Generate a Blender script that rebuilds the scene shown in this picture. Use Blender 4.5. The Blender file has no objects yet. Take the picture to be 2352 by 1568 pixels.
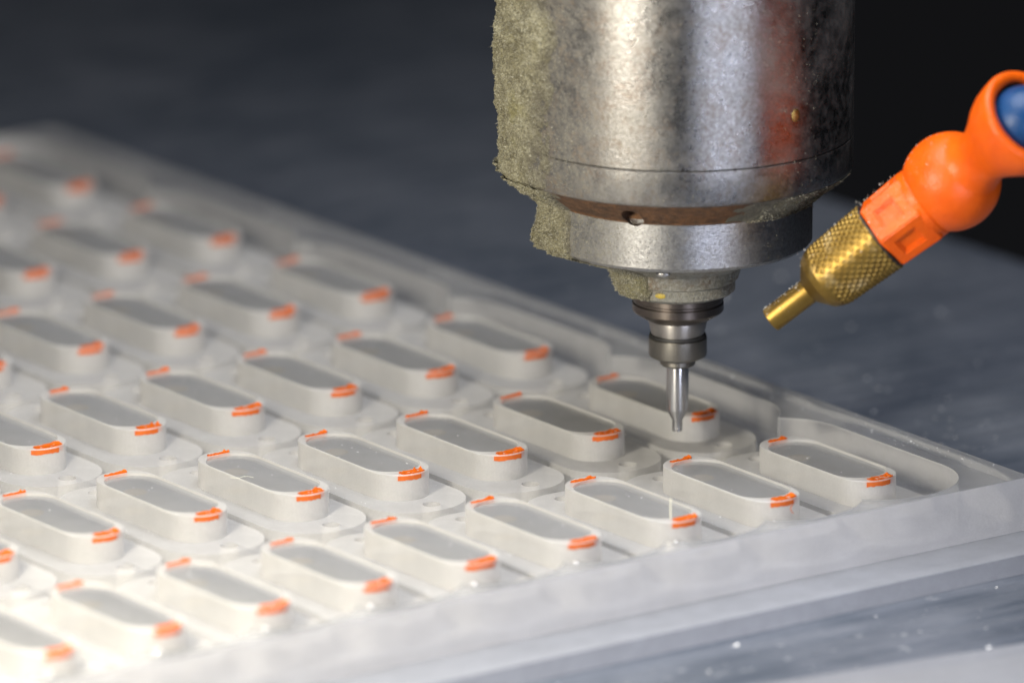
import bpy, bmesh, math, random
import numpy as np
from mathutils import Vector, Matrix
from mathutils.geometry import delaunay_2d_cdt
random.seed(7)
rng = np.random.default_rng(7)
S = bpy.context.scene
C = S.collection
PI = math.pi

# ------------------------------------------------------------------ camera
CAM = Vector((-42.52, -53.618, 19.992))
RT = Vector((0.81006, -0.58635, 0.0)).normalized()
FW = Vector((0.5652, 0.7808, -0.2656)).normalized()
UP = RT.cross(FW).normalized()
RT = FW.cross(UP).normalized()
FPX = 20000.0          # focal length in pixels of a 2352 px wide picture
cd = bpy.data.cameras.new('camera'); cam = bpy.data.objects.new('camera', cd); C.objects.link(cam)
cam.matrix_world = Matrix((( RT.x, UP.x, -FW.x, CAM.x), (RT.y, UP.y, -FW.y, CAM.y), (RT.z, UP.z, -FW.z, CAM.z), (0, 0, 0, 1)))
cd.sensor_width = 36; cd.lens = 36 * FPX / 2352; cd.clip_start = 1; cd.clip_end = 400
cd.dof.use_dof = True; cd.dof.focus_distance = 71.6; cd.dof.aperture_fstop = cd.lens * 0.001 / 1.35; cd.dof.aperture_blades = 0
S.camera = cam

# ------------------------------------------------------------------ light
S.view_settings.view_transform = 'Standard'; S.view_settings.look = 'None'
S.view_settings.exposure = 0.0; S.view_settings.gamma = 1.0
w = bpy.data.worlds.new('World'); S.world = w; w.use_nodes = True
w.node_tree.nodes['Background'].inputs[0].default_value = (0.75, 0.76, 0.85, 1)
w.node_tree.nodes['Background'].inputs[1].default_value = 0.008

def area(name, loc, target, size, power, color, sy=None):
    l = bpy.data.lights.new(name, 'AREA'); l.energy = power; l.color = color
    l.shape = 'RECTANGLE'; l.size = size; l.size_y = sy or size
    o = bpy.data.objects.new(name, l); C.objects.link(o); o.location = loc
    d = Vector(target) - Vector(loc)
    o.rotation_euler = d.to_track_quat('-Z', 'Y').to_euler()
    return o
area('lamp_key', (-12.3, -2.6, 5.6), (-3.0, 2.2, 0), 1.6, 2450, (1.0, 0.92, 0.77), 2.6)
area('lamp_cool', (-2.2, -9.0, 2.4), (-2.0, 0, 0), 3.0, 400, (0.80, 0.84, 1.0), 2.0)
area('fill_overhead', (-1.5, 0.0, 12.5), (-.5, 4.5, 0), 9.0, 2450, (0.94, 0.95, 1.0), 9.0)  # broad soft fill added to lift the shadows

S.cycles.use_denoising = True
S.cycles.denoiser = 'OPENIMAGEDENOISE'
S.cycles.max_bounces = 14; S.cycles.diffuse_bounces = 5; S.cycles.glossy_bounces = 5
S.cycles.transmission_bounces = 12; S.cycles.transparent_max_bounces = 12
S.cycles.sample_clamp_indirect = 4.0; S.cycles.caustics_refractive = True; S.cycles.caustics_reflective = False
S.cycles.blur_glossy = 0.5

# ------------------------------------------------------------------ helpers
def P(x, y, dep):
    """world point seen at picture position x, y (2352 wide) at depth dep from the camera"""
    return CAM + dep * (FW + RT * ((x - 1176) / FPX) - UP * ((y - 784) / FPX))

def tag(o, label=None, cat=None, group=None, kind=None):
    if label: o['label'] = label
    if cat: o['category'] = cat
    if group: o['group'] = group
    if kind: o['kind'] = kind
    return o

def empty(name, loc=(0, 0, 0), parent=None):
    o = bpy.data.objects.new(name, None); C.objects.link(o); o.location = loc; o.empty_display_size = .1
    if parent: o.parent = parent
    return o

def mesh_data(name, verts, faces, mat=None, smooth=False, mats=None, mi=None):
    me = bpy.data.meshes.new(name)
    me.from_pydata([tuple(map(float, v)) for v in verts], [], [tuple(map(int, f)) for f in faces])
    for m in (mats or ([mat] if mat else [])): me.materials.append(m)
    if mi is not None: me.polygons.foreach_set('material_index', mi)
    if smooth: me.polygons.foreach_set('use_smooth', [True] * len(me.polygons))
    me.update()
    return me

def obj(name, me, parent=None, loc=(0, 0, 0)):
    o = bpy.data.objects.new(name, me); C.objects.link(o); o.location = loc
    if parent: o.parent = parent
    return o

def sharp(me, ang=35):
    bm = bmesh.new(); bm.from_mesh(me)
    for e in bm.edges:
        e.smooth = not (len(e.link_faces) == 2 and e.calc_face_angle(0) > math.radians(ang))
    bm.to_mesh(me); bm.free()

def lathe(prof, n=96, cap=True):
    """profile [(r, z)] from bottom to top -> verts, faces"""
    V, F = [], []
    for r, z in prof:
        for k in range(n):
            a = 2 * PI * k / n
            V.append((r * math.cos(a), r * math.sin(a), z))
    for i in range(len(prof) - 1):
        for k in range(n):
            k2 = (k + 1) % n
            F.append((i * n + k, i * n + k2, (i + 1) * n + k2, (i + 1) * n + k))
    if cap:
        F.append(tuple(range(n))[::-1]); F.append(tuple(range((len(prof) - 1) * n, len(prof) * n)))
    return V, F

# value noise in numpy
_T = rng.random((64, 64, 64))
def vnoise(p):
    p = np.asarray(p, float); i = np.floor(p).astype(int); f = p - i; f = f * f * (3 - 2 * f)
    r = 0
    for dx in (0, 1):
        for dy in (0, 1):
            for dz in (0, 1):
                wgt = (f[..., 0] if dx else 1 - f[..., 0]) * (f[..., 1] if dy else 1 - f[..., 1]) * (f[..., 2] if dz else 1 - f[..., 2])
                r = r + wgt * _T[(i[..., 0] + dx) % 64, (i[..., 1] + dy) % 64, (i[..., 2] + dz) % 64]
    return r
def fbm(p, o=4, g=.5):
    s = 0; a = 1; t = 0; p = np.asarray(p, float)
    for k in range(o):
        s = s + a * vnoise(p * 2 ** k + 17.3 * k); t += a; a *= g
    return s / t

# ------------------------------------------------------------------ materials
class NT:
    def __init__(self, name):
        self.m = bpy.data.materials.new(name); self.m.use_nodes = True
        self.t = self.m.node_tree; self.t.nodes.clear()
        self.out = self.t.nodes.new('ShaderNodeOutputMaterial')
    def n(self, typ, **kw):
        nd = self.t.nodes.new(typ)
        for k, v in kw.items():
            if isinstance(k, str) and hasattr(nd, k): setattr(nd, k, v)
        return nd
    def set(self, nd, **kw):
        for k, v in kw.items():
            s = nd.inputs[k.replace('_', ' ')]
            if isinstance(v, bpy.types.NodeSocket): self.t.links.new(v, s)
            else: s.default_value = v
        return nd
    def l(self, a, b): self.t.links.new(a, b)
    def coord(self, scale=(1, 1, 1), rot=(0, 0, 0)):
        tc = self.n('ShaderNodeTexCoord'); mp = self.n('ShaderNodeMapping')
        self.l(tc.outputs['Object'], mp.inputs[0]); mp.inputs['Scale'].default_value = scale; mp.inputs['Rotation'].default_value = rot
        return mp.outputs[0]
    def noise(self, vec, scale, detail=4, rough=.5, lo=.3, hi=.7, a=0., b=1.):
        nz = self.n('ShaderNodeTexNoise'); self.l(vec, nz.inputs['Vector'])
        self.set(nz, Scale=scale, Detail=detail, Roughness=rough)
        mr = self.n('ShaderNodeMapRange'); self.l(nz.outputs['Fac'], mr.inputs[0])
        for i, v in enumerate((lo, hi, a, b)): mr.inputs[i + 1].default_value = v
        return mr.outputs[0]
    def mixc(self, f, a, b, mode='MIX'):
        m = self.n('ShaderNodeMix', data_type='RGBA', blend_type=mode)
        for idx, v in ((0, f), (6, a), (7, b)):
            if isinstance(v, bpy.types.NodeSocket): self.l(v, m.inputs[idx])
            else: m.inputs[idx].default_value = v if idx == 0 else (*v, 1)
        return m.outputs[2]
    def mixs(self, f, a, b):
        m = self.n('ShaderNodeMixShader')
        if isinstance(f, bpy.types.NodeSocket): self.l(f, m.inputs[0])
        else: m.inputs[0].default_value = f
        self.l(a, m.inputs[1]); self.l(b, m.inputs[2]); return m.outputs[0]
    def math(self, op, a, b=0.):
        m = self.n('ShaderNodeMath', operation=op)
        for i, v in enumerate((a, b)):
            if isinstance(v, bpy.types.NodeSocket): self.l(v, m.inputs[i])
            else: m.inputs[i].default_value = v
        return m.outputs[0]
    def bump(self, h, strength=.3, dist=.02):
        b = self.n('ShaderNodeBump'); self.l(h, b.inputs['Height'])
        b.inputs['Strength'].default_value = strength; b.inputs['Distance'].default_value = dist
        return b.outputs[0]
    def pbr(self, **kw):
        p = self.n('ShaderNodeBsdfPrincipled')
        for k, v in kw.items():
            s = p.inputs[k.replace('_', ' ')]
            if isinstance(v, bpy.types.NodeSocket): self.l(v, s)
            else: s.default_value = (*v, 1) if (s.type == 'RGBA' and len(v) == 3) else v
        return p.outputs[0]
    def done(self, sh): self.l(sh, self.out.inputs[0]); return self.m

def frosted(name, see, col, spec=.06, lo=.9):
    """scattering skin of milled plastic: part of the light goes straight through, the rest is scattered both ways"""
    t = NT(name); v = t.coord()
    k = t.noise(v, 3.0, 3, .5, .3, .7, lo, 1.0)
    fine = t.noise(v, 60, 3, .6, .2, .8, 0.93, 1.05)
    k = t.math('MULTIPLY', k, fine)
    cc = t.n('ShaderNodeMix', data_type='RGBA', blend_type='MULTIPLY'); cc.inputs[0].default_value = 1
    cc.inputs[6].default_value = (*col, 1); t.l(k, cc.inputs[7])
    nb = t.bump(t.noise(v, 45, 4, .6), .25, .01)
    d = t.n('ShaderNodeBsdfDiffuse'); t.l(cc.outputs[2], d.inputs[0]); t.l(nb, d.inputs['Normal'])
    tr = t.n('ShaderNodeBsdfTranslucent'); t.l(cc.outputs[2], tr.inputs[0])
    dt = t.mixs(.5, d.outputs[0], tr.outputs[0])
    g = t.n('ShaderNodeBsdfTransparent'); g.inputs[0].default_value = (.98, .98, .98, 1)
    see_n = t.noise(v, 5, 4, .6, .3, .7, see * .93, min(1, see * 1.05))
    sh = t.mixs(see_n, dt, g.outputs[0])
    gl = t.n('ShaderNodeBsdfGlossy'); gl.inputs['Roughness'].default_value = .35; t.l(nb, gl.inputs['Normal'])
    return t.done(t.mixs(spec, sh, gl.outputs[0]))

def polished(name, haze, col=(.75, .75, .74), rough=.06):
    t = NT(name); v = t.coord()
    g = t.n('ShaderNodeBsdfGlass'); g.inputs['Roughness'].default_value = rough; g.inputs['IOR'].default_value = 1.49
    g.inputs['Color'].default_value = (.97, .98, .98, 1)
    d = t.n('ShaderNodeBsdfDiffuse'); d.inputs[0].default_value = (*col, 1)
    tr = t.n('ShaderNodeBsdfTranslucent'); tr.inputs[0].default_value = (*col, 1)
    dt = t.mixs(.5, d.outputs[0], tr.outputs[0])
    h = t.noise(v, 2.5, 5, .6, .3, .75, haze * .9, haze * 1.1)
    ch = t.noise(v, 26, 3, .6, .70, .76, 0, .5)          # settled chips and dust
    return t.done(t.mixs(t.math('MAXIMUM', h, ch), g.outputs[0], dt))

M_wall = frosted('frosted_acrylic_wall', .37, (.88, .875, .855))
M_pwall = frosted('pocket_side_wall', .84, (.90, .90, .90), lo=.95)
M_floor = frosted('milled_acrylic_floor', .48, (.94, .935, .92), lo=.92)
M_fwall = frosted('flange_side_wall', .50, (.93, .925, .91))
M_edge = frosted('sawn_acrylic_edge', .28, (.94, .94, .96), .05)
M_rim = frosted('bright_chamfer', .45, (.95, .95, .94), .1)
M_top = polished('polished_acrylic', .25, rough=.2)
M_face = polished('sheet_face_acrylic', .17, col=(.70, .72, .76), rough=.1)
M_bot = frosted('acrylic_underside', .45, (.86, .86, .87))

def m_orange():
    t = NT('orange_filler'); v = t.coord()
    c = t.mixc(t.noise(v, 14, 4, .6), (.48, .082, .001), (.60, .120, .002))
    return t.done(t.pbr(Base_Color=c, Roughness=.6, Specular_IOR_Level=.25, Normal=t.bump(t.noise(v, 50, 3), .5, .01)))
M_orange = m_orange()
M_orange2 = NT('orange_filler_under_skin'); M_orange2 = M_orange2.done(M_orange2.pbr(Base_Color=M_orange2.mixc(M_orange2.noise(M_orange2.coord(), 30, 3), (.44, .080, .003), (.52, .11, .007)), Roughness=.6))

# ------------------------------------------------------------------ machine table
def table_mat():
    t = NT('machine_table_metal'); v = t.coord()
    st = t.coord((.35, 3.2, 1), (0, 0, math.radians(-6)))
    a = t.noise(v, .6, 6, .65, .40, .62); b = t.noise(st, 1.6, 6, .65, .35, .7)
    c = t.mixc(a, (.075, .095, .128), (.155, .175, .215))
    c = t.mixc(t.math('MULTIPLY', b, .42), c, (.28, .30, .345))
    sp = t.noise(v, 7, 2, .5, .68, .74)
    c = t.mixc(t.math('MULTIPLY', sp, .6), c, (.42, .44, .47))
    r = t.noise(st, 3, 4, .6, .3, .7, .30, .55)
    return t.done(t.pbr(Base_Color=c, Roughness=r, Metallic=.35, Normal=t.bump(b, .15, .02)))
M_table = table_mat()
ZT = -.62
XR = 6.8
def box(x0, x1, y0, y1, z0, z1):
    V = [(x, y, z) for z in (z0, z1) for y in (y0, y1) for x in (x0, x1)]
    return V, [(0, 2, 3, 1), (4, 5, 7, 6), (0, 1, 5, 4), (2, 6, 7, 3), (0, 4, 6, 2), (1, 3, 7, 5)]
TP = [(-45, -6.5), (XR, -6.5), (XR, 11.6), (XR + 29, 51.6), (XR + 29, 60), (-45, 60)]
V = [(x, y, ZT - 1.2) for x, y in TP] + [(x, y, ZT) for x, y in TP]; n6 = len(TP)
F = [list(range(n6))[::-1], list(range(n6, 2 * n6))] + [[k, (k + 1) % n6, n6 + (k + 1) % n6, n6 + k] for k in range(n6)]
tb = obj('machine_table', mesh_data('machine_table', V, F, mat=M_table))
bv = tb.modifiers.new('bevel', 'BEVEL'); bv.width = .06; bv.segments = 3
tag(tb, 'dark blue-grey scratched machine table under the acrylic', 'table')

# clear backing board under the sheet
bb_me = mesh_data('backing_board', *box(-14, 1.02, -1.22, 13.9, ZT + .004, -.454),
                  mats=[frosted('backing_board_face', .45, (.70, .73, .80)), frosted('backing_board_edge', .6, (.76, .78, .84))],
                  mi=[1, 0, 1, 1, 1, 1])
bb = obj('backing_board', bb_me)
oc_me = mesh_data('acrylic_offcut', *box(-3.2, 3.2, -1.4, 0, ZT + .004, ZT + .09), mats=[frosted('offcut_face', .55, (.55, .56, .60)), frosted('offcut_edge', .4, (.82, .84, .86))], mi=[1, 0, 1, 1, 1, 1])
oc = obj('acrylic_offcut', oc_me); oc.location = (-.6, -2.93, 0); oc.rotation_euler = (0, 0, math.radians(-9))
tag(oc, 'hazy flat acrylic offcut lying at the near corner of the machine table', 'offcut')
tag(bb, 'thin hazy clear board lying on the table under the milled acrylic sheet', 'board')

# ------------------------------------------------------------------ the milled acrylic sheet
PY = 2.387
HB, HF, HS = -.225, -.41, -.45      # flange top, pocket floor, sheet bottom
NX, NY = 11, 6
def rrect(x0, x1, y0, y1, r, n=12):
    pts = []
    for cx, cy, a0 in ((x1 - r, y0 + r, -PI / 2), (x1 - r, y1 - r, 0), (x0 + r, y1 - r, PI / 2), (x0 + r, y0 + r, PI)):
        for k in range(n + 1):
            a = a0 + PI / 2 * k / n
            pts.append((cx + r * math.cos(a), cy + r * math.sin(a)))
    return pts
POCKET = rrect(-.66, .66, -.61, 2.02, .61, 12)
FLANGE = rrect(-.455, .455, -.42, 1.82, .42, 14)
BLOCK = rrect(-.252, .252, -.065, 1.44, .245, 12)
HOLES = [(.03, -.245, .075), (.0, 1.64, .075)]
SHEET = [(-13, -.70), (1.03, -.70), (1.03, 13.95), (-13, 13.95)]
def cdt(loops):
    V, E, F = [], [], []
    for lp in loops:
        b = len(V); n = len(lp); V += [Vector(p) for p in lp]; F.append(list(range(b, b + n)))
    r = delaunay_2d_cdt(V, E, F, 0, 1e-5)
    return r[0], r[2], r[5]
cells = [(i, j) for j in range(NY) for i in range(NX)]
def shift(lp, i, j): return [(x - i, y + j * PY) for x, y in lp]
loops = [SHEET] + [shift(POCKET, i, j) for i, j in cells] + [shift(FLANGE, i, j) for i, j in cells]
nc = len(cells)
cv, cf, co = cdt(loops)
V, F, MI = [], [], []
idx = {}
def vid(k, z):
    key = (k, z)
    if key not in idx: idx[key] = len(V); V.append((cv[k].x, cv[k].y, z))
    return idx[key]
cls = {}
edge_of = {}
for fi, f in enumerate(cf):
    o = co[fi]
    if 0 not in o: continue
    fl = any(x > nc for x in o); pk = any(1 <= x <= nc for x in o)
    c = 2 if fl else (1 if pk else 0)
    if c == 0:
        cx = sum(cv[k].x for k in f) / len(f); cy = sum(cv[k].y for k in f) / len(f)
        if -NX + 1 < cx < 0.0 and .5 < cy < (NY - 1) * PY + .5: c = 1
        if abs(cx - .0) < .02 and cy > 99: c = 1
    cls[fi] = c
    z = {0: 0.0, 1: HF}.get(c)
    for a in range(len(f)):
        edge_of.setdefault(frozenset((f[a], f[(a + 1) % len(f)])), []).append((fi, f[a], f[(a + 1) % len(f)]))
    if z is not None:
        F.append([vid(k, z) for k in f]); MI.append(0 if c == 0 else 1)
for e, L in edge_of.items():
    if len(L) == 2 and {cls[L[0][0]], cls[L[1][0]]} == {0, 1}:
        fi, a, b = L[0] if cls[L[0][0]] == 0 else L[1]
        F.append([vid(b, -.009), vid(a, -.009), vid(a, HF), vid(b, HF)]); MI.append(2)
        F.append([vid(b, 0.0), vid(a, 0.0), vid(a, -.009), vid(b, -.009)]); MI.append(5)
    elif len(L) == 1 and cls[L[0][0]] == 0:
        fi, a, b = L[0]
        F.append([vid(b, 0.0), vid(a, 0.0), vid(a, HS), vid(b, HS)]); MI.append(3)
b = len(V); V += [(x, y, HS) for x, y in SHEET]; F.append([b + 3, b + 2, b + 1, b]); MI.append(4)
sheet = empty('acrylic_sheet', (0, 0, HS))
tag(sheet, 'clear acrylic sheet milled into rows of raised rounded blocks with orange marks', 'acrylic sheet')
base = obj('sheet_body', mesh_data('sheet_body', V, F, mats=[M_face, M_floor, M_pwall, M_edge, M_bot, M_rim], mi=MI), sheet, (0, 0, -HS))

# one machined piece: flange (stepped base with two holes) > raised block, orange inlays
def ring_walls(lp, z0, z1, V, F, MI, m):
    b = len(V); n = len(lp)
    V += [(x, y, z0) for x, y in lp] + [(x, y, z1) for x, y in lp]
    for k in range(n):
        k2 = (k + 1) % n
        F.append([b + k, b + k2, b + n + k2, b + n + k]); MI.append(m)
circ = lambda c, n=20: [(c[0] + c[2] * math.cos(2 * PI * k / n), c[1] + c[2] * math.sin(2 * PI * k / n)) for k in range(n)]
V, F, MI = [], [], []
v2, f2, o2 = cdt([FLANGE, BLOCK] + [circ(h) for h in HOLES])
V += [(p.x, p.y, HB) for p in v2]
for f, o in zip(f2, o2):
    if 0 in o and 1 not in o and 2 not in o and 3 not in o: F.append(list(f)); MI.append(0)
ring_walls(FLANGE, HF, HB, V, F, MI, 1)
for h in HOLES:
    ring_walls(circ(h)[::-1], HF, HB, V, F, MI, 0)
    b = len(V); V += [(x, y, HF) for x, y in circ(h)]; F.append(list(range(b, len(V)))); MI.append(0)
fl_me = mesh_data('flange', V, F, mats=[M_floor, M_fwall, M_rim], mi=MI)
V, F, MI = [], [], []
ch = .006
inner = rrect(-.252 + ch, .252 - ch, -.065 + ch, 1.44 - ch, .245 - ch, 12)
ring_walls(BLOCK, HB, -ch, V, F, MI, 0)
n = len(BLOCK); b = len(V)
V += [(x, y, -ch) for x, y in BLOCK] + [(x, y, 0) for x, y in inner]
for k in range(n):
    k2 = (k + 1) % n; F.append([b + k, b + k2, b + n + k2, b + n + k]); MI.append(1)
REC = rrect(-.2445, .2445, .056, 1.332, .237, 12); ZR = -.022
v3, f3, o3 = cdt([inner, REC]); b = len(V)
V += [(p.x, p.y, 0) for p in v3]
for f, o in zip(f3, o3):
    if 1 not in o: F.append([b + k for k in f]); MI.append(0)
ring_walls(REC[::-1], ZR, 0, V, F, MI, 0)
b = len(V); V += [(x, y, ZR) for x, y in REC]; F.append(list(range(b, len(V)))); MI.append(2)
b = len(V); V += [(x, y, HB - .01) for x, y in circ((-.02, 1.05, .10), 24)]; F.append(list(range(b, len(V)))); MI.append(3)  # pale disc inside the block, paints a soft warm glow
bl_me = mesh_data('raised_block', V, F, mats=[M_wall, M_rim, M_top, frosted('glow_disc', .45, (.90, .82, .70))], mi=MI)
def inlay(front, seed):
    r = random.Random(seed)
    x0, x1 = -.122 + r.uniform(-.012, .03), .122 + r.uniform(-.03, .012)
    y0, y1 = (-.056, .032) if front else (1.345, 1.382)
    zb = -.045 if front else -.04
    nx, ny = 12, 3
    V, F = [], []
    for iy in range(ny + 1):
        for ix in range(nx + 1):
            u = ix / nx; x = x0 + (x1 - x0) * u; y = y0 + (y1 - y0) * iy / ny
            end = abs(u - .5) > .45
            z = .006 + r.uniform(-.004, .006) + (.020 * r.random() if (u > .72 and iy == ny) else 0)
            if 0 < iy < ny and .1 < u < .9 and front: z -= .005
            yy = y + r.uniform(-.003, .003) + (.010 * (1 if (y0 + y1) / 2 > y else -1) if end else 0)
            if front: yy = max(yy, .18 - math.sqrt(.245 ** 2 - max(0, abs(x) - .007) ** 2) + .006)
            V.append((x, yy, z))
    nt = len(V); s = nx + 1
    for iy in range(ny):
        for ix in range(nx): F.append((iy * s + ix, iy * s + ix + 1, (iy + 1) * s + ix + 1, (iy + 1) * s + ix))
    per = [ix for ix in range(s)] + [iy * s + nx for iy in range(1, ny + 1)] + [ny * s + ix for ix in range(nx - 1, -1, -1)] + [iy * s for iy in range(ny - 1, 0, -1)]
    bb = len(V); V += [(V[p][0], V[p][1], zb) for p in per]
    m = len(per)
    for k in range(m): F.append((per[(k + 1) % m], per[k], bb + k, bb + (k + 1) % m))
    F.append([bb + k for k in range(m)][::-1])
    mi = [0] * len(F)
    if front:      # the slot breaks through the end wall: a band of filler shows on the wall
        b = len(V); N = 14; xs = [x0 - .038 + (x1 - x0 - .014) * k / N for k in range(N + 1)]
        lo = [-.054 + r.uniform(-.005, .004) for _ in xs]
        for x, zl in zip(xs, lo):
            yw = .18 - math.sqrt(.245 ** 2 - max(0, abs(x) - .007) ** 2) - .003
            V += [(x, yw + .02, -.009), (x, yw, -.011), (x, yw, zl + .006), (x, yw + .02, zl)]
        for k in range(N):
            for m_ in range(3): F.append((b + 4 * k + m_, b + 4 * k + m_ + 1, b + 4 * k + 5 + m_, b + 4 * k + 4 + m_)); mi.append(1)
        F += [(b, b + 3, b + 2, b + 1), (b + 4 * N, b + 4 * N + 1, b + 4 * N + 2, b + 4 * N + 3)]; mi += [1, 1]
    return mesh_data('orange_inlay', V, F, mats=[M_orange, M_orange2], mi=mi)
FR = [inlay(True, k) for k in range(14)]; BK = [inlay(False, 20 + k) for k in range(14)]
from bpy_extras.object_utils import world_to_camera_view
for i, j in cells:
    q = Vector((-i, j * PY + .7, 0)) - CAM
    dep = q.dot(FW); px = 1176 + FPX * q.dot(RT) / dep; py = 784 - FPX * q.dot(UP) / dep
    fl = obj('machined_flange', fl_me, sheet, (-i, j * PY, -HS))
    bl = obj('raised_block', bl_me, fl)
    if px > -700 and py < 2000:
        for L in (FR, BK):
            q = obj('orange_inlay', random.choice(L), fl)

# ------------------------------------------------------------------ spindle
def metal(name, base, rough, dust=.4, dustcol=(.20, .19, .15), met=1.0, grain=70, bumps=.25, rust=0, aniso=0., mott=.5, lee=0., midb=.08):
    t = NT(name); v = t.coord()
    big = t.noise(v, 1.3, 6, .62, .44, .70); fine = t.noise(v, grain, 4, .75, .36, .64); mid = t.noise(v, 11, 5, .7, .45, .66)
    c = t.mixc(t.math('MULTIPLY', fine, mott), base, tuple(x * .35 for x in base))
    m = t.math('MULTIPLY', t.math('ADD', t.math('MULTIPLY', big, .7), t.math('MULTIPLY', mid, .35)), dust)
    m = t.math('MULTIPLY', m, t.math('ADD', t.math('MULTIPLY', fine, .9), .35))
    if lee:       # dust settled on the flank that faces the chips
        dp = t.n('ShaderNodeVectorMath', operation='DOT_PRODUCT'); t.l(v, dp.inputs[0]); dp.inputs[1].default_value = (LV.x, LV.y, 0)
        mr = t.n('ShaderNodeMapRange'); t.l(dp.outputs['Value'], mr.inputs[0])
        mr.inputs[1].default_value = lee * .28; mr.inputs[2].default_value = lee * .95
        m = t.math('ADD', m, t.math('MULTIPLY', mr.outputs[0], t.math('ADD', t.math('MULTIPLY', fine, .9), t.math('MULTIPLY', mid, .5))))
    m = t.math('MINIMUM', m, .92)
    c = t.mixc(m, c, dustcol)
    if rust:
        rr = t.math('MULTIPLY', t.math('MULTIPLY', t.noise(v, 4, 6, .7, .48, .62), fine), rust)
        c = t.mixc(t.math('MINIMUM', rr, 1.), c, (.15, .075, .03))
    mt = t.math('SUBTRACT', met, t.math('MULTIPLY', m, .8))
    r = t.math('ADD', rough, t.math('MULTIPLY', m, .4))
    h = t.math('ADD', t.noise(v, grain * .8, 5, .8, .3, .7), t.math('MULTIPLY', mid, midb))
    kw = dict(Base_Color=c, Roughness=r, Metallic=mt, Normal=t.bump(h, bumps, .012))
    if aniso:
        tg = t.n('ShaderNodeTangent'); tg.direction_type = 'RADIAL'; tg.axis = 'Z'
        kw.update(Anisotropic=aniso, Anisotropic_Rotation=.25, Tangent=tg.outputs[0])
    return t.done(t.pbr(**kw))
LV = Vector((math.cos(math.atan2(CAM.y - 2.069, CAM.x + .51) - PI / 2), math.sin(math.atan2(CAM.y - 2.069, CAM.x + .51) - PI / 2), 0))
M_sp = metal('spindle_steel_dusty', (.285, .28, .275), .27, .58, (.15, .14, .115), rust=.28, bumps=.17, aniso=.5, mott=.65, lee=1.443, grain=32)
M_col = metal('collar_steel', (.42, .42, .425), .30, .45, (.18, .17, .14), bumps=.17, aniso=.5, mott=.6, lee=1.11, grain=34)
M_rust = metal('rusty_undercut', (.15, .065, .02), .6, 1.2, (.045, .022, .01), met=.05, grain=13, bumps=.9, mott=1.0, midb=.5)
M_hub = metal('dusty_hub', (.36, .36, .33), .5, 1.2, (.21, .20, .15), met=.7, grain=30, bumps=.9, rust=.6, midb=.6)
M_dark = metal('dark_ring_steel', (.17, .145, .13), .28, .2, bumps=.06, aniso=.7, mott=.15)
M_nut = metal('collet_nut_steel', (.24, .23, .21), .38, .3, (.20, .18, .14), bumps=.12, aniso=.6, mott=.25)
M_hold = metal('holder_steel', (.42, .40, .38), .35, .2, bumps=.06, aniso=.7, mott=.15)
M_bit = metal('carbide', (.62, .62, .63), .22, .12, (.3, .28, .25), bumps=.04, aniso=.85, mott=.15)
M_black = NT('black_rubber'); M_black = M_black.done(M_black.pbr(Base_Color=(.01, .01, .01), Roughness=.6))

TX, TY, TZ = -.51, 2.069, 0.0
sp = empty('milling_spindle', (TX, TY, TZ))
tag(sp, 'steel milling spindle with dust-caked left flank and small end mill above the sheet', 'milling spindle')
PARTS = {}
def part(name, prof, mat, parent=sp, n=128, ang=30, **k):
    me = mesh_data(name, *lathe(prof, n), mat=mat, smooth=True); sharp(me, ang)
    PARTS[name] = o = obj(name, me, parent); return o
# main housing: lower cap ring, fine seam, housing
part('cap_ring', [(1.05, 2.30), (1.405, 2.285), (1.432, 2.30), (1.443, 2.33), (1.443, 2.583), (1.432, 2.590)], M_sp, n=192)
part('spindle_housing', [(1.43, 2.592), (1.443, 2.603), (1.443, 6.5), (1.2, 6.5)], M_sp, n=192)
part('undercut_cone', [(1.09, 2.02), (1.11, 2.072), (1.395, 2.283), (1.30, 2.36)], M_rust, n=160)
part('clamp_collar', [(1.02, 1.655), (1.085, 1.655), (1.11, 1.685), (1.11, 2.055), (1.085, 2.082), (1.0, 2.09)], M_col, n=160)
part('nose_cone', [(.40, 1.20), (.455, 1.222), (.475, 1.24), (.475, 1.325), (.50, 1.34), (.535, 1.45), (.62, 1.50), (1.06, 1.662), (1.0, 1.7)], M_hub, n=128)
part('bearing_ring', [(.20, .968), (.255, .975), (.285, .99), (.37, 1.045), (.381, 1.06), (.381, 1.12), (.372, 1.13), (.372, 1.145), (.383, 1.155), (.383, 1.21), (.36, 1.24), (.3, 1.25)], M_dark, n=96)
part('tool_holder', [(.17, .80), (.205, .80), (.218, .835), (.223, .86), (.245, .96), (.24, .985), (.2, 1.0)], M_hold, n=96)
part('rubber_ring', [(.20, .81), (.232, .815), (.238, .832), (.232, .848), (.20, .853)], M_black, n=96)
part('collet_nut', [(.12, .575), (.135, .577), (.147, .59), (.147, .625), (.155, .633), (.20, .642), (.236, .662), (.243, .678), (.243, .815), (.236, .823), (.215, .823), (.20, .80)], M_nut, n=96)
cut = part('end_mill', [(.036, .004), (.042, .008), (.042, .10), (.090, .185), (.093, .20), (.093, .60), (.09, .61)], M_bit, n=64)
# flutes on the last stretch of the mill
V, F = [], []
for k in range(2):
    for i in range(25):
        a = k * PI + i * .16; z = .006 + i * .0042
        V += [(.0415 * math.cos(a), .0415 * math.sin(a), z), (.0415 * math.cos(a + .35), .0415 * math.sin(a + .35), z + .002),
              (.0435 * math.cos(a + .12), .0435 * math.sin(a + .12), z)]
        if i:
            b = len(V) - 6; F += [(b, b + 3, b + 5, b + 2), (b + 2, b + 5, b + 4, b + 1)]
obj('cutting_flute', mesh_data('cutting_flute', V, F, M_bit), sp)
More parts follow.
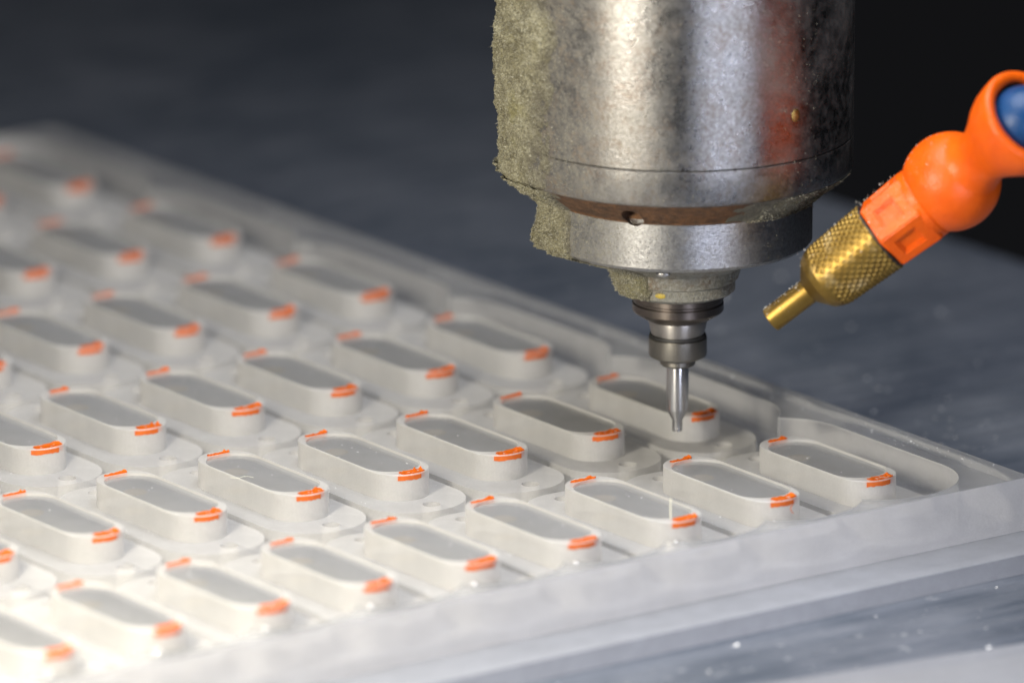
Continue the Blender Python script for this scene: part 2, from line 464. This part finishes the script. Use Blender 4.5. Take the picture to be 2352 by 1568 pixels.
# spanner sockets in the undercut and one set screw with a brass face
AZC = math.atan2(CAM.y - TY, CAM.x - TX)          # azimuth that faces the camera
def on_cyl(az, r, z): return Vector((r * math.cos(az), r * math.sin(az), z))
def ball(name, az, r, z, rad, mat, sq=1., parent=sp, sz=None):
    bm = bmesh.new(); bmesh.ops.create_uvsphere(bm, u_segments=24, v_segments=16, radius=rad)
    bmesh.ops.scale(bm, vec=(sq, 1, sz or 1), verts=bm.verts)
    bmesh.ops.rotate(bm, cent=(0, 0, 0), matrix=Matrix.Rotation(az, 3, 'Z'), verts=bm.verts)
    me = bpy.data.meshes.new(name); bm.to_mesh(me); bm.free(); me.materials.append(mat)
    me.polygons.foreach_set('use_smooth', [True] * len(me.polygons))
    return obj(name, me, parent, on_cyl(az, r, z))
RIGHT = 1      # azimuth grows counter-clockwise; to the right in the picture is +
def az_at(px, R): return AZC + math.asin(max(-.999, min(.999, (px / 275.8) / R)))
M_brass_s = metal('brass_screw', (.42, .30, .09), .35, .2)
def carve(target, cutters):
    obs = []
    for c, ax_, r, L_ in cutters:
        bm = bmesh.new(); bmesh.ops.create_cone(bm, cap_ends=True, segments=32, radius1=r, radius2=r, depth=L_)
        me = bpy.data.meshes.new('cutter'); bm.to_mesh(me); bm.free()
        o = bpy.data.objects.new('cutter', me); C.objects.link(o)
        o.matrix_world = Matrix.Translation(Vector((TX, TY, TZ)) + c) @ ax_.to_track_quat('Z', 'Y').to_matrix().to_4x4(); obs.append(o)
        m = target.modifiers.new('b', 'BOOLEAN'); m.object = o; m.solver = 'EXACT'; m.operation = 'DIFFERENCE'
    bpy.context.view_layer.update()
    dg = bpy.context.evaluated_depsgraph_get()
    me = bpy.data.meshes.new_from_object(target.evaluated_get(dg)); me.name = target.name
    target.modifiers.clear(); target.data = me
    for o in obs: bpy.data.objects.remove(o)
cc = []
for dx in (-105, 175):
    az = az_at(dx, 1.2); d = Vector((math.cos(az), math.sin(az), 0))
    cc.append((d * 1.27 + Vector((0, 0, 2.125)), d, .088, .42))
carve(PARTS['undercut_cone'], cc); carve(PARTS['clamp_collar'], cc)
ball('set_screw', az_at(262, 1.443), 1.438, 2.98, .046, M_brass_s, .35, sz=1.25)
ball('oil_hole', az_at(-35, .9), .88, 1.585, .06, M_col, .5, sz=.5)
ball('yellow_smear', az_at(-40, .476), .468, 1.285, .05, metal('yellow_paint_smear', (.45, .33, .03), .5, .2, met=0.), .3, sz=.5)

# caked dust on the left flank, as displaced shells with a ragged surface
def dust_mat(name='caked_dust', thin=True):
    t = NT(name); v = t.coord()
    a = t.noise(v, 5, 5, .6, .35, .65); b = t.noise(v, 45, 4, .7, .3, .7)
    c = t.mixc(a, (.34, .315, .19), (.50, .475, .33)); c = t.mixc(t.noise(v, 9, 5, .7, .52, .62, 0, .8), c, (.12, .105, .06)); c = t.mixc(b, (.13, .12, .075), c); c = t.mixc(t.noise(v, 90, 2, .6, .6, .68, 0, .8), c, (.55, .54, .46))
    c = t.mixc(t.math('MULTIPLY', t.noise(v, 3, 3, .5, .58, .7), .6), c, (.26, .24, .08))
    if not thin: c = t.mixc(.55, c, (.62, .60, .50))
    if thin:
        at = t.n('ShaderNodeAttribute'); at.attribute_name = 'thick'
        k = t.math('SUBTRACT', 1., at.outputs['Fac']); c = t.mixc(t.math('MULTIPLY', k, .75), c, (.12, .11, .09))
    return t.done(t.pbr(Base_Color=c, Roughness=.95, Normal=t.bump(b, .9, .03)))
M_dust = dust_mat()
def crust(name, prof_fn, z0, z1, az0, az1, thick, nz, na, seed, edge=.25):
    """patch of caked dust on a surface of revolution; thickness fades out ragged at its borders"""
    zz = np.linspace(z0, z1, nz); aa = np.linspace(az0, az1, na)
    Z, A = np.meshgrid(zz, aa, indexing='ij')
    R = prof_fn(Z)
    X = R * np.cos(A); Y = R * np.sin(A)
    pts = np.stack([X, Y, Z], -1) + seed
    n1 = fbm(pts * 3.0, 3); n2 = fbm(pts * 16.0, 4, .65); n3 = fbm(pts * 55., 2)
    ua = (A - az0) / (az1 - az0)
    ub = (Z - z0) / (z1 - z0)
    wob = (fbm(pts * 2.2 + 40, 4, .6) - .5) * 1.5
    cover = np.clip(np.minimum(ua / edge, (1 - ua) / edge + wob * np.clip((ua - .45) * 5, 0, 1)), 0, 1)
    h = thick * (cover * 1.2 + (n1 - .5) * 2.0 - .25) * (.35 + 1.2 * n2) + np.minimum(thick, .05) * .55 * (n3 - .5) * np.clip(cover * 3, 0, 1)
    h = h - thick * 1.2 * np.clip(1 - (1 - ua) / .12, 0, 1)
    h = np.where(cover <= 0, -.02, h)
    h = np.clip(h, -.02, None)
    R2 = R + h
    V = np.stack([R2 * np.cos(A), R2 * np.sin(A), Z - np.clip(h, 0, 1) * .1], -1).reshape(-1, 3)
    I = np.arange(nz * na).reshape(nz, na)
    keep = (h[:-1, :-1] > -.015) | (h[1:, 1:] > -.015)
    Fq = np.stack([I[:-1, :-1], I[:-1, 1:], I[1:, 1:], I[1:, :-1]], -1)[keep]
    me = bpy.data.meshes.new(name); me.from_pydata(V.tolist(), [], Fq.tolist()); me.materials.append(M_dust)
    at = me.attributes.new('thick', 'FLOAT', 'POINT'); at.data.foreach_set('value', np.clip(h / .045, 0, 1).ravel())
    me.polygons.foreach_set('use_smooth', [True] * len(me.polygons))
    return obj(name, me, sp), V.reshape(nz, na, 3), h
LEFT = AZC - PI / 2
prof = np.array([(1.24, .47), (1.33, .49), (1.46, .54), (1.50, .62), (1.66, 1.06), (1.70, 1.11), (2.06, 1.11), (2.27, 1.38), (2.32, 1.435), (2.36, 1.443), (6.5, 1.443)])
pf = lambda z: np.interp(z, prof[:, 0], prof[:, 1])
cr = []
cr.append(crust('dust_crust', pf, 2.22, 4.3, LEFT - .6, LEFT + .92, .070, 560, 420, 3.1, .3))
cr.append(crust('dust_crust', pf, 1.62, 2.30, LEFT - .6, LEFT + .78, .090, 240, 300, 9.7, .3))
cr.append(crust('dust_crust', pf, 1.235, 1.66, LEFT - .5, LEFT + 1.25, .055, 130, 260, 5.2, .3))
cr.append(crust('dust_crust', pf, 2.04, 2.30, AZC + .35, AZC + 1.7, .025, 70, 260, 1.2, .3))
# loose grains standing off the crust
V, F = [], []
r2 = random.Random(5)
for o, Vc, h in cr:
    nz, na = h.shape
    for _ in range(4200):
        a, b = r2.randrange(nz), r2.randrange(na)
        if h[a, b] < .01: continue
        p = Vector(Vc[a, b]); nrm = Vector((p.x, p.y, 0)).normalized()
        s = r2.uniform(.003, .010)
        p = p + nrm * s * .4
        b0 = len(V)
        ax = [Vector((r2.gauss(0, 1), r2.gauss(0, 1), r2.gauss(0, 1))).normalized() * s * r2.uniform(.5, 1.2) for _ in range(4)]
        if r2.random() < .06: ax[0] = nrm * s * 3.0 + Vector((r2.gauss(0, .6), r2.gauss(0, .6), r2.gauss(-.3, .6))) * s
        V += [tuple(p + q) for q in ax]; F += [(b0, b0 + 1, b0 + 2), (b0, b0 + 2, b0 + 3), (b0, b0 + 3, b0 + 1), (b0 + 1, b0 + 3, b0 + 2)]
for _ in range(9000):                                   # specks thinning out from the crust over the bare steel
    z = r2.choice([r2.uniform(1.7, 2.06), r2.uniform(2.34, 3.9), r2.uniform(2.34, 3.9), r2.uniform(1.25, 1.6), r2.uniform(2.34, 3.9)])
    az = LEFT + .5 + abs(r2.gauss(0, .5)) if r2.random() < .8 else r2.uniform(LEFT, AZC + .9)
    rr = float(pf(z)); s = r2.uniform(.002, .0065) * (1.5 if r2.random() < .05 else 1); p = on_cyl(az, rr + s * .3, z); b0 = len(V)
    ax = [Vector((r2.gauss(0, 1), r2.gauss(0, 1), r2.gauss(0, 1))).normalized() * s for _ in range(4)]
    V += [tuple(p + q) for q in ax]; F += [(b0, b0 + 1, b0 + 2), (b0, b0 + 2, b0 + 3), (b0, b0 + 3, b0 + 1), (b0 + 1, b0 + 3, b0 + 2)]
g = obj('dust_grains', mesh_data('dust_grains', V, F, dust_mat('dust_grain', False)), sp); g['kind'] = 'stuff'

# ------------------------------------------------------------------ coolant nozzle
def frame_from(axis, hint):
    z = axis.normalized(); x = hint - z * hint.dot(z); x.normalize(); y = z.cross(x)
    return Matrix(((x.x, y.x, z.x), (x.y, y.y, z.y), (x.z, y.z, z.z))).to_4x4()
D0 = 70.9
K = FPX / D0
tip = P(1770, 735, D0 - .1)
seat = P(2022, 542, D0 - .35)
axis = (seat - tip).normalized()
nz_root = empty('coolant_nozzle', tip)
tag(nz_root, 'orange and brass jointed coolant nozzle pointing down at the cutter', 'coolant nozzle')
MW = frame_from(axis, -FW)
def nput(name, me, frame, loc, parent=nz_root):
    o = obj(name, me, parent); o.matrix_local = Matrix.Translation(loc - tip) @ frame; return o
L = (seat - tip).length
u = 1 / K
def brass():
    t = NT('brass'); v = t.coord()
    a = t.noise(v, 7, 5, .6, .35, .7); f = t.noise(v, 80, 3, .6)
    c = t.mixc(a, (.27, .175, .042), (.21, .13, .03)); c = t.mixc(t.math('MULTIPLY', f, .35), c, (.16, .10, .03))
    ds = t.math('MULTIPLY', t.noise(v, 4, 5, .65, .55, .75), .55)
    c = t.mixc(ds, c, (.36, .30, .17))
    return t.done(t.pbr(Base_Color=c, Metallic=t.math('SUBTRACT', .95, ds), Roughness=.42, Normal=t.bump(f, .12, .01)))
M_brass = brass()
tube = [(.078, .03), (.085, 0.0), (.100, 0.0), (.106, .008), (.106, .41), (.112, .43)]
me = mesh_data('brass_tube', *lathe(tube, 48, cap=False), mat=M_brass, smooth=True); sharp(me); nput('brass_tube', me, MW, tip)
me = mesh_data('tube_bore', *lathe([(.001, .05), (.079, .03)], 32, cap=False), mat=M_black); nput('tube_bore', me, MW, tip)
# knurled sleeve: real diamond knurl
z0, z1 = .40, L
na, nzz = 420, 200
zz = np.linspace(z0, z1, nzz); aa = np.linspace(0, 2 * PI, na, endpoint=False)
Z, A = np.meshgrid(zz, aa, indexing='ij')
R = np.interp(Z, [.40, .43, .50, .56, .63, z1 - .01, z1], [.112, .15, .235, .268, .280, .305, .298])
pitch = .060
s1 = (A * .28 + Z * .9) / pitch; s2 = (A * .28 - Z * .9) / pitch
N1 = round(2 * PI * .28 / pitch); s1 = (A / (2 * PI) * N1 + Z * .8 / pitch); s2 = (A / (2 * PI) * N1 - Z * .8 / pitch)
tri = lambda s: 1 - np.abs(2 * (s - np.floor(s)) - 1)
kn = np.minimum(tri(s1), tri(s2))
mask = np.clip((Z - .57) / .04, 0, 1)
# knurl fades out along the strip that faces the viewer
strip = np.exp(-((A - 0.0 + PI) % (2 * PI) - PI) ** 2 / .22) * .93
mask = mask * (1 - strip)
R = R + (kn - .5) * .022 * mask
V = np.stack([R * np.cos(A), R * np.sin(A), Z], -1).reshape(-1, 3)
I = np.arange(nzz * na).reshape(nzz, na); I2 = np.roll(I, -1, 1)
Fq = np.stack([I[:-1], I2[:-1], I2[1:], I[1:]], -1).reshape(-1, 4)
me = bpy.data.meshes.new('knurled_sleeve'); me.from_pydata(V.tolist(), [], Fq.tolist()); me.materials.append(M_brass)
me.polygons.foreach_set('use_smooth', [True] * len(me.polygons))
nput('knurled_sleeve', me, MW, tip)
def plastic(name, col, dark):
    t = NT(name); v = t.coord()
    f = t.noise(v, 40, 4, .6); a = t.noise(v, 4, 4, .6)
    c = t.mixc(a, col, dark); sp_ = t.noise(v, 22, 3, .6, .66, .74)
    c = t.mixc(t.math('MULTIPLY', sp_, .25), c, tuple(min(1, x * 1.3 + .15) for x in col))
    return t.done(t.pbr(Base_Color=c, Roughness=t.math('ADD', .38, t.math('MULTIPLY', sp_, .4)), Specular_IOR_Level=.32, Subsurface_Weight=.05, Subsurface_Radius=(.1, .03, .01), Subsurface_Scale=.3,
                        Normal=t.bump(t.math('ADD', t.math('MULTIPLY', f, .5), a), .22, .02)))
M_op = plastic('orange_plastic', (.70, .105, .002), (.56, .072, .002))
M_bp = plastic('blue_plastic', (.001, .040, .135), (.001, .03, .10))
# black gasket line and hexagonal nut with a square pocket in each flat
me = mesh_data('gasket', *lathe([(.2, L - .012), (.296, L - .012), (.296, L + .012), (.2, L + .012)], 64), mat=M_black); nput('gasket', me, MW, tip)
HL = .435
HR = .12
def hexnut():
    bm = bmesh.new()
    V0 = []
    secs = [(.300, .0), (.325, .012), (.345, HL - .05), (.345, HL - .04), (.33, HL - .02), (.30, HL)]
    rings = []
    for r, z in secs:
        rings.append([bm.verts.new((r * math.cos(PI / 3 * k + HR), r * math.sin(PI / 3 * k + HR), z)) for k in range(6)])
    flats = []
    for a in range(len(rings) - 1):
        for k in range(6):
            f = bm.faces.new((rings[a][k], rings[a][(k + 1) % 6], rings[a + 1][(k + 1) % 6], rings[a + 1][k]))
            if a == 1: flats.append(f)
    bm.faces.new(rings[0][::-1]); bm.faces.new(rings[-1])
    bm.normal_update()
    r = bmesh.ops.inset_individual(bm, faces=flats, thickness=.125, depth=0)
    r = bmesh.ops.inset_individual(bm, faces=flats, thickness=.012, depth=-.03)
    eds = [e for e in bm.edges if len(e.link_faces) == 2 and e.calc_face_angle(0) > .6]
    bmesh.ops.bevel(bm, geom=eds, offset=.010, segments=2, affect='EDGES', clamp_overlap=True)
    me = bpy.data.meshes.new('hex_nut'); bm.to_mesh(me); bm.free(); me.materials.append(M_op)
    me.polygons.foreach_set('use_smooth', [True] * len(me.polygons)); sharp(me, 50)
    return me
nput('hex_nut', hexnut(), MW, tip + axis * (L + .014))
# ball-and-cup segment
Bc = tip + axis * (L + HL + .30)
dirx = (RT * .76 + UP * .65).normalized()
ax2 = (dirx * .70 - FW * .714).normalized()
# skirt of the ball, along the nut's own axis, then the cup along the bent axis
me = mesh_data('ball_neck', *lathe([(.22, -.33), (.315, -.325), (.315, -.27), (.30, -.25)], 64), mat=M_op, smooth=True); sharp(me)
nput('ball_neck', me, MW, Bc)
ballp = []
for k in range(0, 30):
    a = -PI / 2 + .75 + (PI - .75 - .72) * k / 29
    ballp.append((.405 * math.cos(a), .405 * math.sin(a)))
ballp = [(.20, ballp[0][1] - .0)] + ballp
endr, endz = ballp[-1]
cup = [(.250, .375), (.238, .43), (.242, .50), (.27, .58), (.315, .68), (.365, .78), (.400, .88), (.418, .99), (.425, 1.07), (.418, 1.10), (.395, 1.112), (.34, 1.10), (.305, 1.03), (.28, .86), (.24, .74), (.12, .68), (.02, .67)]
pr = ballp + cup
me = mesh_data('ball_and_cup_segment', *lathe(pr, 96, cap=False), mat=M_op, smooth=True); sharp(me, 60)
F2 = frame_from(ax2, UP)
nput('ball_and_cup_segment', me, F2, Bc)
bp = [(.292 * math.cos(-PI / 2 + .4 + (PI - .9) * k / 24), .292 * math.sin(-PI / 2 + .4 + (PI - .9) * k / 24)) for k in range(25)] + [(.17, .30), (.17, .5), (.25, .7), (.33, .9), (.34, 1.2)]
me = mesh_data('blue_ball_segment', *lathe(bp, 72), mat=M_bp, smooth=True); sharp(me, 60)
ax3 = (RT * .98 + UP * .10 - FW * .15).normalized()
nput('blue_ball_segment', me, frame_from(ax3, UP), Bc + ax2 * 1.02)

# chips stuck along the upper side of the nozzle
V, F = [], []
r3 = random.Random(9); up_n = (UP - axis * UP.dot(axis)).normalized(); side_n = axis.cross(up_n)
for _ in range(330):
    q = r3.random() * 1.25; a = r3.gauss(0, .75)
    if q < .5: t_ = r3.uniform(.0, .45); rr = .107
    elif q < .75: t_ = r3.uniform(.5, L); rr = .30
    elif q < 1: t_ = r3.uniform(L, L + HL); rr = .335
    else: t_ = L + HL + .30 + r3.uniform(-.28, .22); rr = math.sqrt(.405 ** 2 - (t_ - L - HL - .30) ** 2)
    p = axis * t_ + (up_n * math.cos(a) + side_n * math.sin(a)) * rr; s_ = r3.uniform(.003, .009); b = len(V)
    V += [tuple(p + Vector((r3.gauss(0, 1), r3.gauss(0, 1), r3.gauss(0, 1))).normalized() * s_) for _ in range(4)]
    F += [(b, b + 1, b + 2), (b, b + 2, b + 3), (b, b + 3, b + 1), (b + 1, b + 3, b + 2)]
M_chip = NT('white_swarf'); M_chip = M_chip.done(M_chip.pbr(Base_Color=(.62, .60, .55), Roughness=.7))
o = obj('stuck_chips', mesh_data('stuck_chips', V, F, M_chip), nz_root); o['kind'] = 'stuff'

# ------------------------------------------------------------------ added glint beads, strands, crumbs
def bead_mat():
    t = NT('glint_bead_skin'); return t.done(t.pbr(Base_Color=(.85, .85, .85), Metallic=.6, Roughness=.12))
M_bead = bead_mat()
ORD = ['first', 'second', 'third', 'fourth', 'fifth', 'sixth', 'seventh', 'eighth', 'ninth', 'tenth']
bm = bmesh.new(); bmesh.ops.create_uvsphere(bm, u_segments=20, v_segments=12, radius=.034); bmesh.ops.scale(bm, vec=(1, 1, .8), verts=bm.verts)  # glossy beads added only to make bright glints along the front row
dme = bpy.data.meshes.new('glint_bead'); bm.to_mesh(dme); bm.free(); dme.materials.append(M_bead)
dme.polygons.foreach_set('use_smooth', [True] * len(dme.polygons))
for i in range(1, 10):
    o = obj('glint_bead', dme, None, (-i - .115, -.047, -.170)); k = .55 + .45 * min(1, i / 4); o.scale = (k, k, k)
    tag(o, 'added glint bead at the foot of the %s front-row block counted from the right end' % ORD[i], 'drop', 'added glint beads in front of the front-row blocks')

M_strand = NT('pale_strand'); M_strand = M_strand.done(M_strand.pbr(Base_Color=(.85, .86, .70), Roughness=.4))
def strand(name, pts, r, label, mat=None):
    c = bpy.data.curves.new(name, 'CURVE'); c.dimensions = '3D'; c.bevel_depth = r; c.bevel_resolution = 2
    sp_ = c.splines.new('BEZIER'); sp_.bezier_points.add(len(pts) - 1)
    for q, p in zip(sp_.bezier_points, pts): q.co = p; q.handle_left_type = q.handle_right_type = 'AUTO'
    c.materials.append(mat or M_strand)
    tmp = bpy.data.objects.new(name, c); C.objects.link(tmp); bpy.context.view_layer.update()
    me = bpy.data.meshes.new_from_object(tmp.evaluated_get(bpy.context.evaluated_depsgraph_get())); bpy.data.objects.remove(tmp)
    me.name = name; o = obj(name, me); tag(o, label, 'strand'); return o
strand('plastic_strand', [(-2.09, .055, 0), (-2.092, .056, .08), (-2.09, .055, .175)], .0042, 'pale thin strand standing upright on the orange mark of a front-row block')
strand('plastic_hair', [(-4.14, PY + .62, .0), (-4.19, PY + .67, .006), (-4.25, PY + .67, .004), (-4.30, PY + .72, .002)], .0010, 'fine curled hair of plastic lying across the top of a block')
strand('orange_burr', [(-.94, -.06, -.05), (-.97, -.075, -.075), (-.965, -.08, -.10), (-.945, -.082, -.12)], .003, 'short dark orange burr hanging from the mark on the second front-row block', M_orange2)

M_chip = NT('white_swarf'); M_chip = M_chip.done(M_chip.pbr(Base_Color=(.72, .73, .74), Roughness=.7))
def crumbs(name, gen, n, label, cat, seed, smin, smax):
    r = random.Random(seed); V, F = [], []
    for _ in range(n):
        p = gen(r)
        if p is None: continue
        s_ = smin * (smax / smin) ** (r.random() ** 2.2); b = len(V)
        V += [tuple(Vector(p) + Vector((r.gauss(0, s_), r.gauss(0, s_), abs(r.gauss(0, s_ * .5)) + (.3 * s_ if k > 2 else 0)))) for k in range(5)]
        F += [(b, b + 1, b + 3), (b + 1, b + 2, b + 3), (b + 2, b, b + 4), (b, b + 3, b + 4), (b + 2, b + 4, b + 3), (b, b + 2, b + 1)]
    o = obj(name, mesh_data(name, V, F, M_chip)); tag(o, label, cat, kind='stuff'); return o
def g_table(r):
    x, y = r.uniform(1.1, 6.5), r.uniform(-3, 12)
    if r.random() < .35: x, y = r.uniform(-6, 3), r.uniform(-3.0, -1.3)
    if r.random() < .45: x, y = 1.3 + r.expovariate(1.1), r.uniform(-1.5, 5)
    return None if x > 6.7 else (x, y, ZT)
crumbs('swarf_crumbs', g_table, 520, 'white plastic crumbs scattered over the dark machine table', 'swarf', 3, .004, .020)
def g_sheet(r):
    i, j = r.randrange(0, 9), r.randrange(0, 5)
    q = r.random()
    if q < .30: return (-i + r.uniform(-.2, .2), j * PY + r.uniform(.12, 1.25), ZR)
    if q < .75: return (-i + r.choice((-1, 1)) * r.uniform(.27, .44), j * PY + r.uniform(0, 1.4), HB)
    return (r.uniform(.70, 1.0), r.uniform(-.5, 8), 0)
crumbs('swarf_dust', g_sheet, 1300, 'fine milling chips lying on the acrylic blocks and edges', 'swarf', 4, .0025, .008)
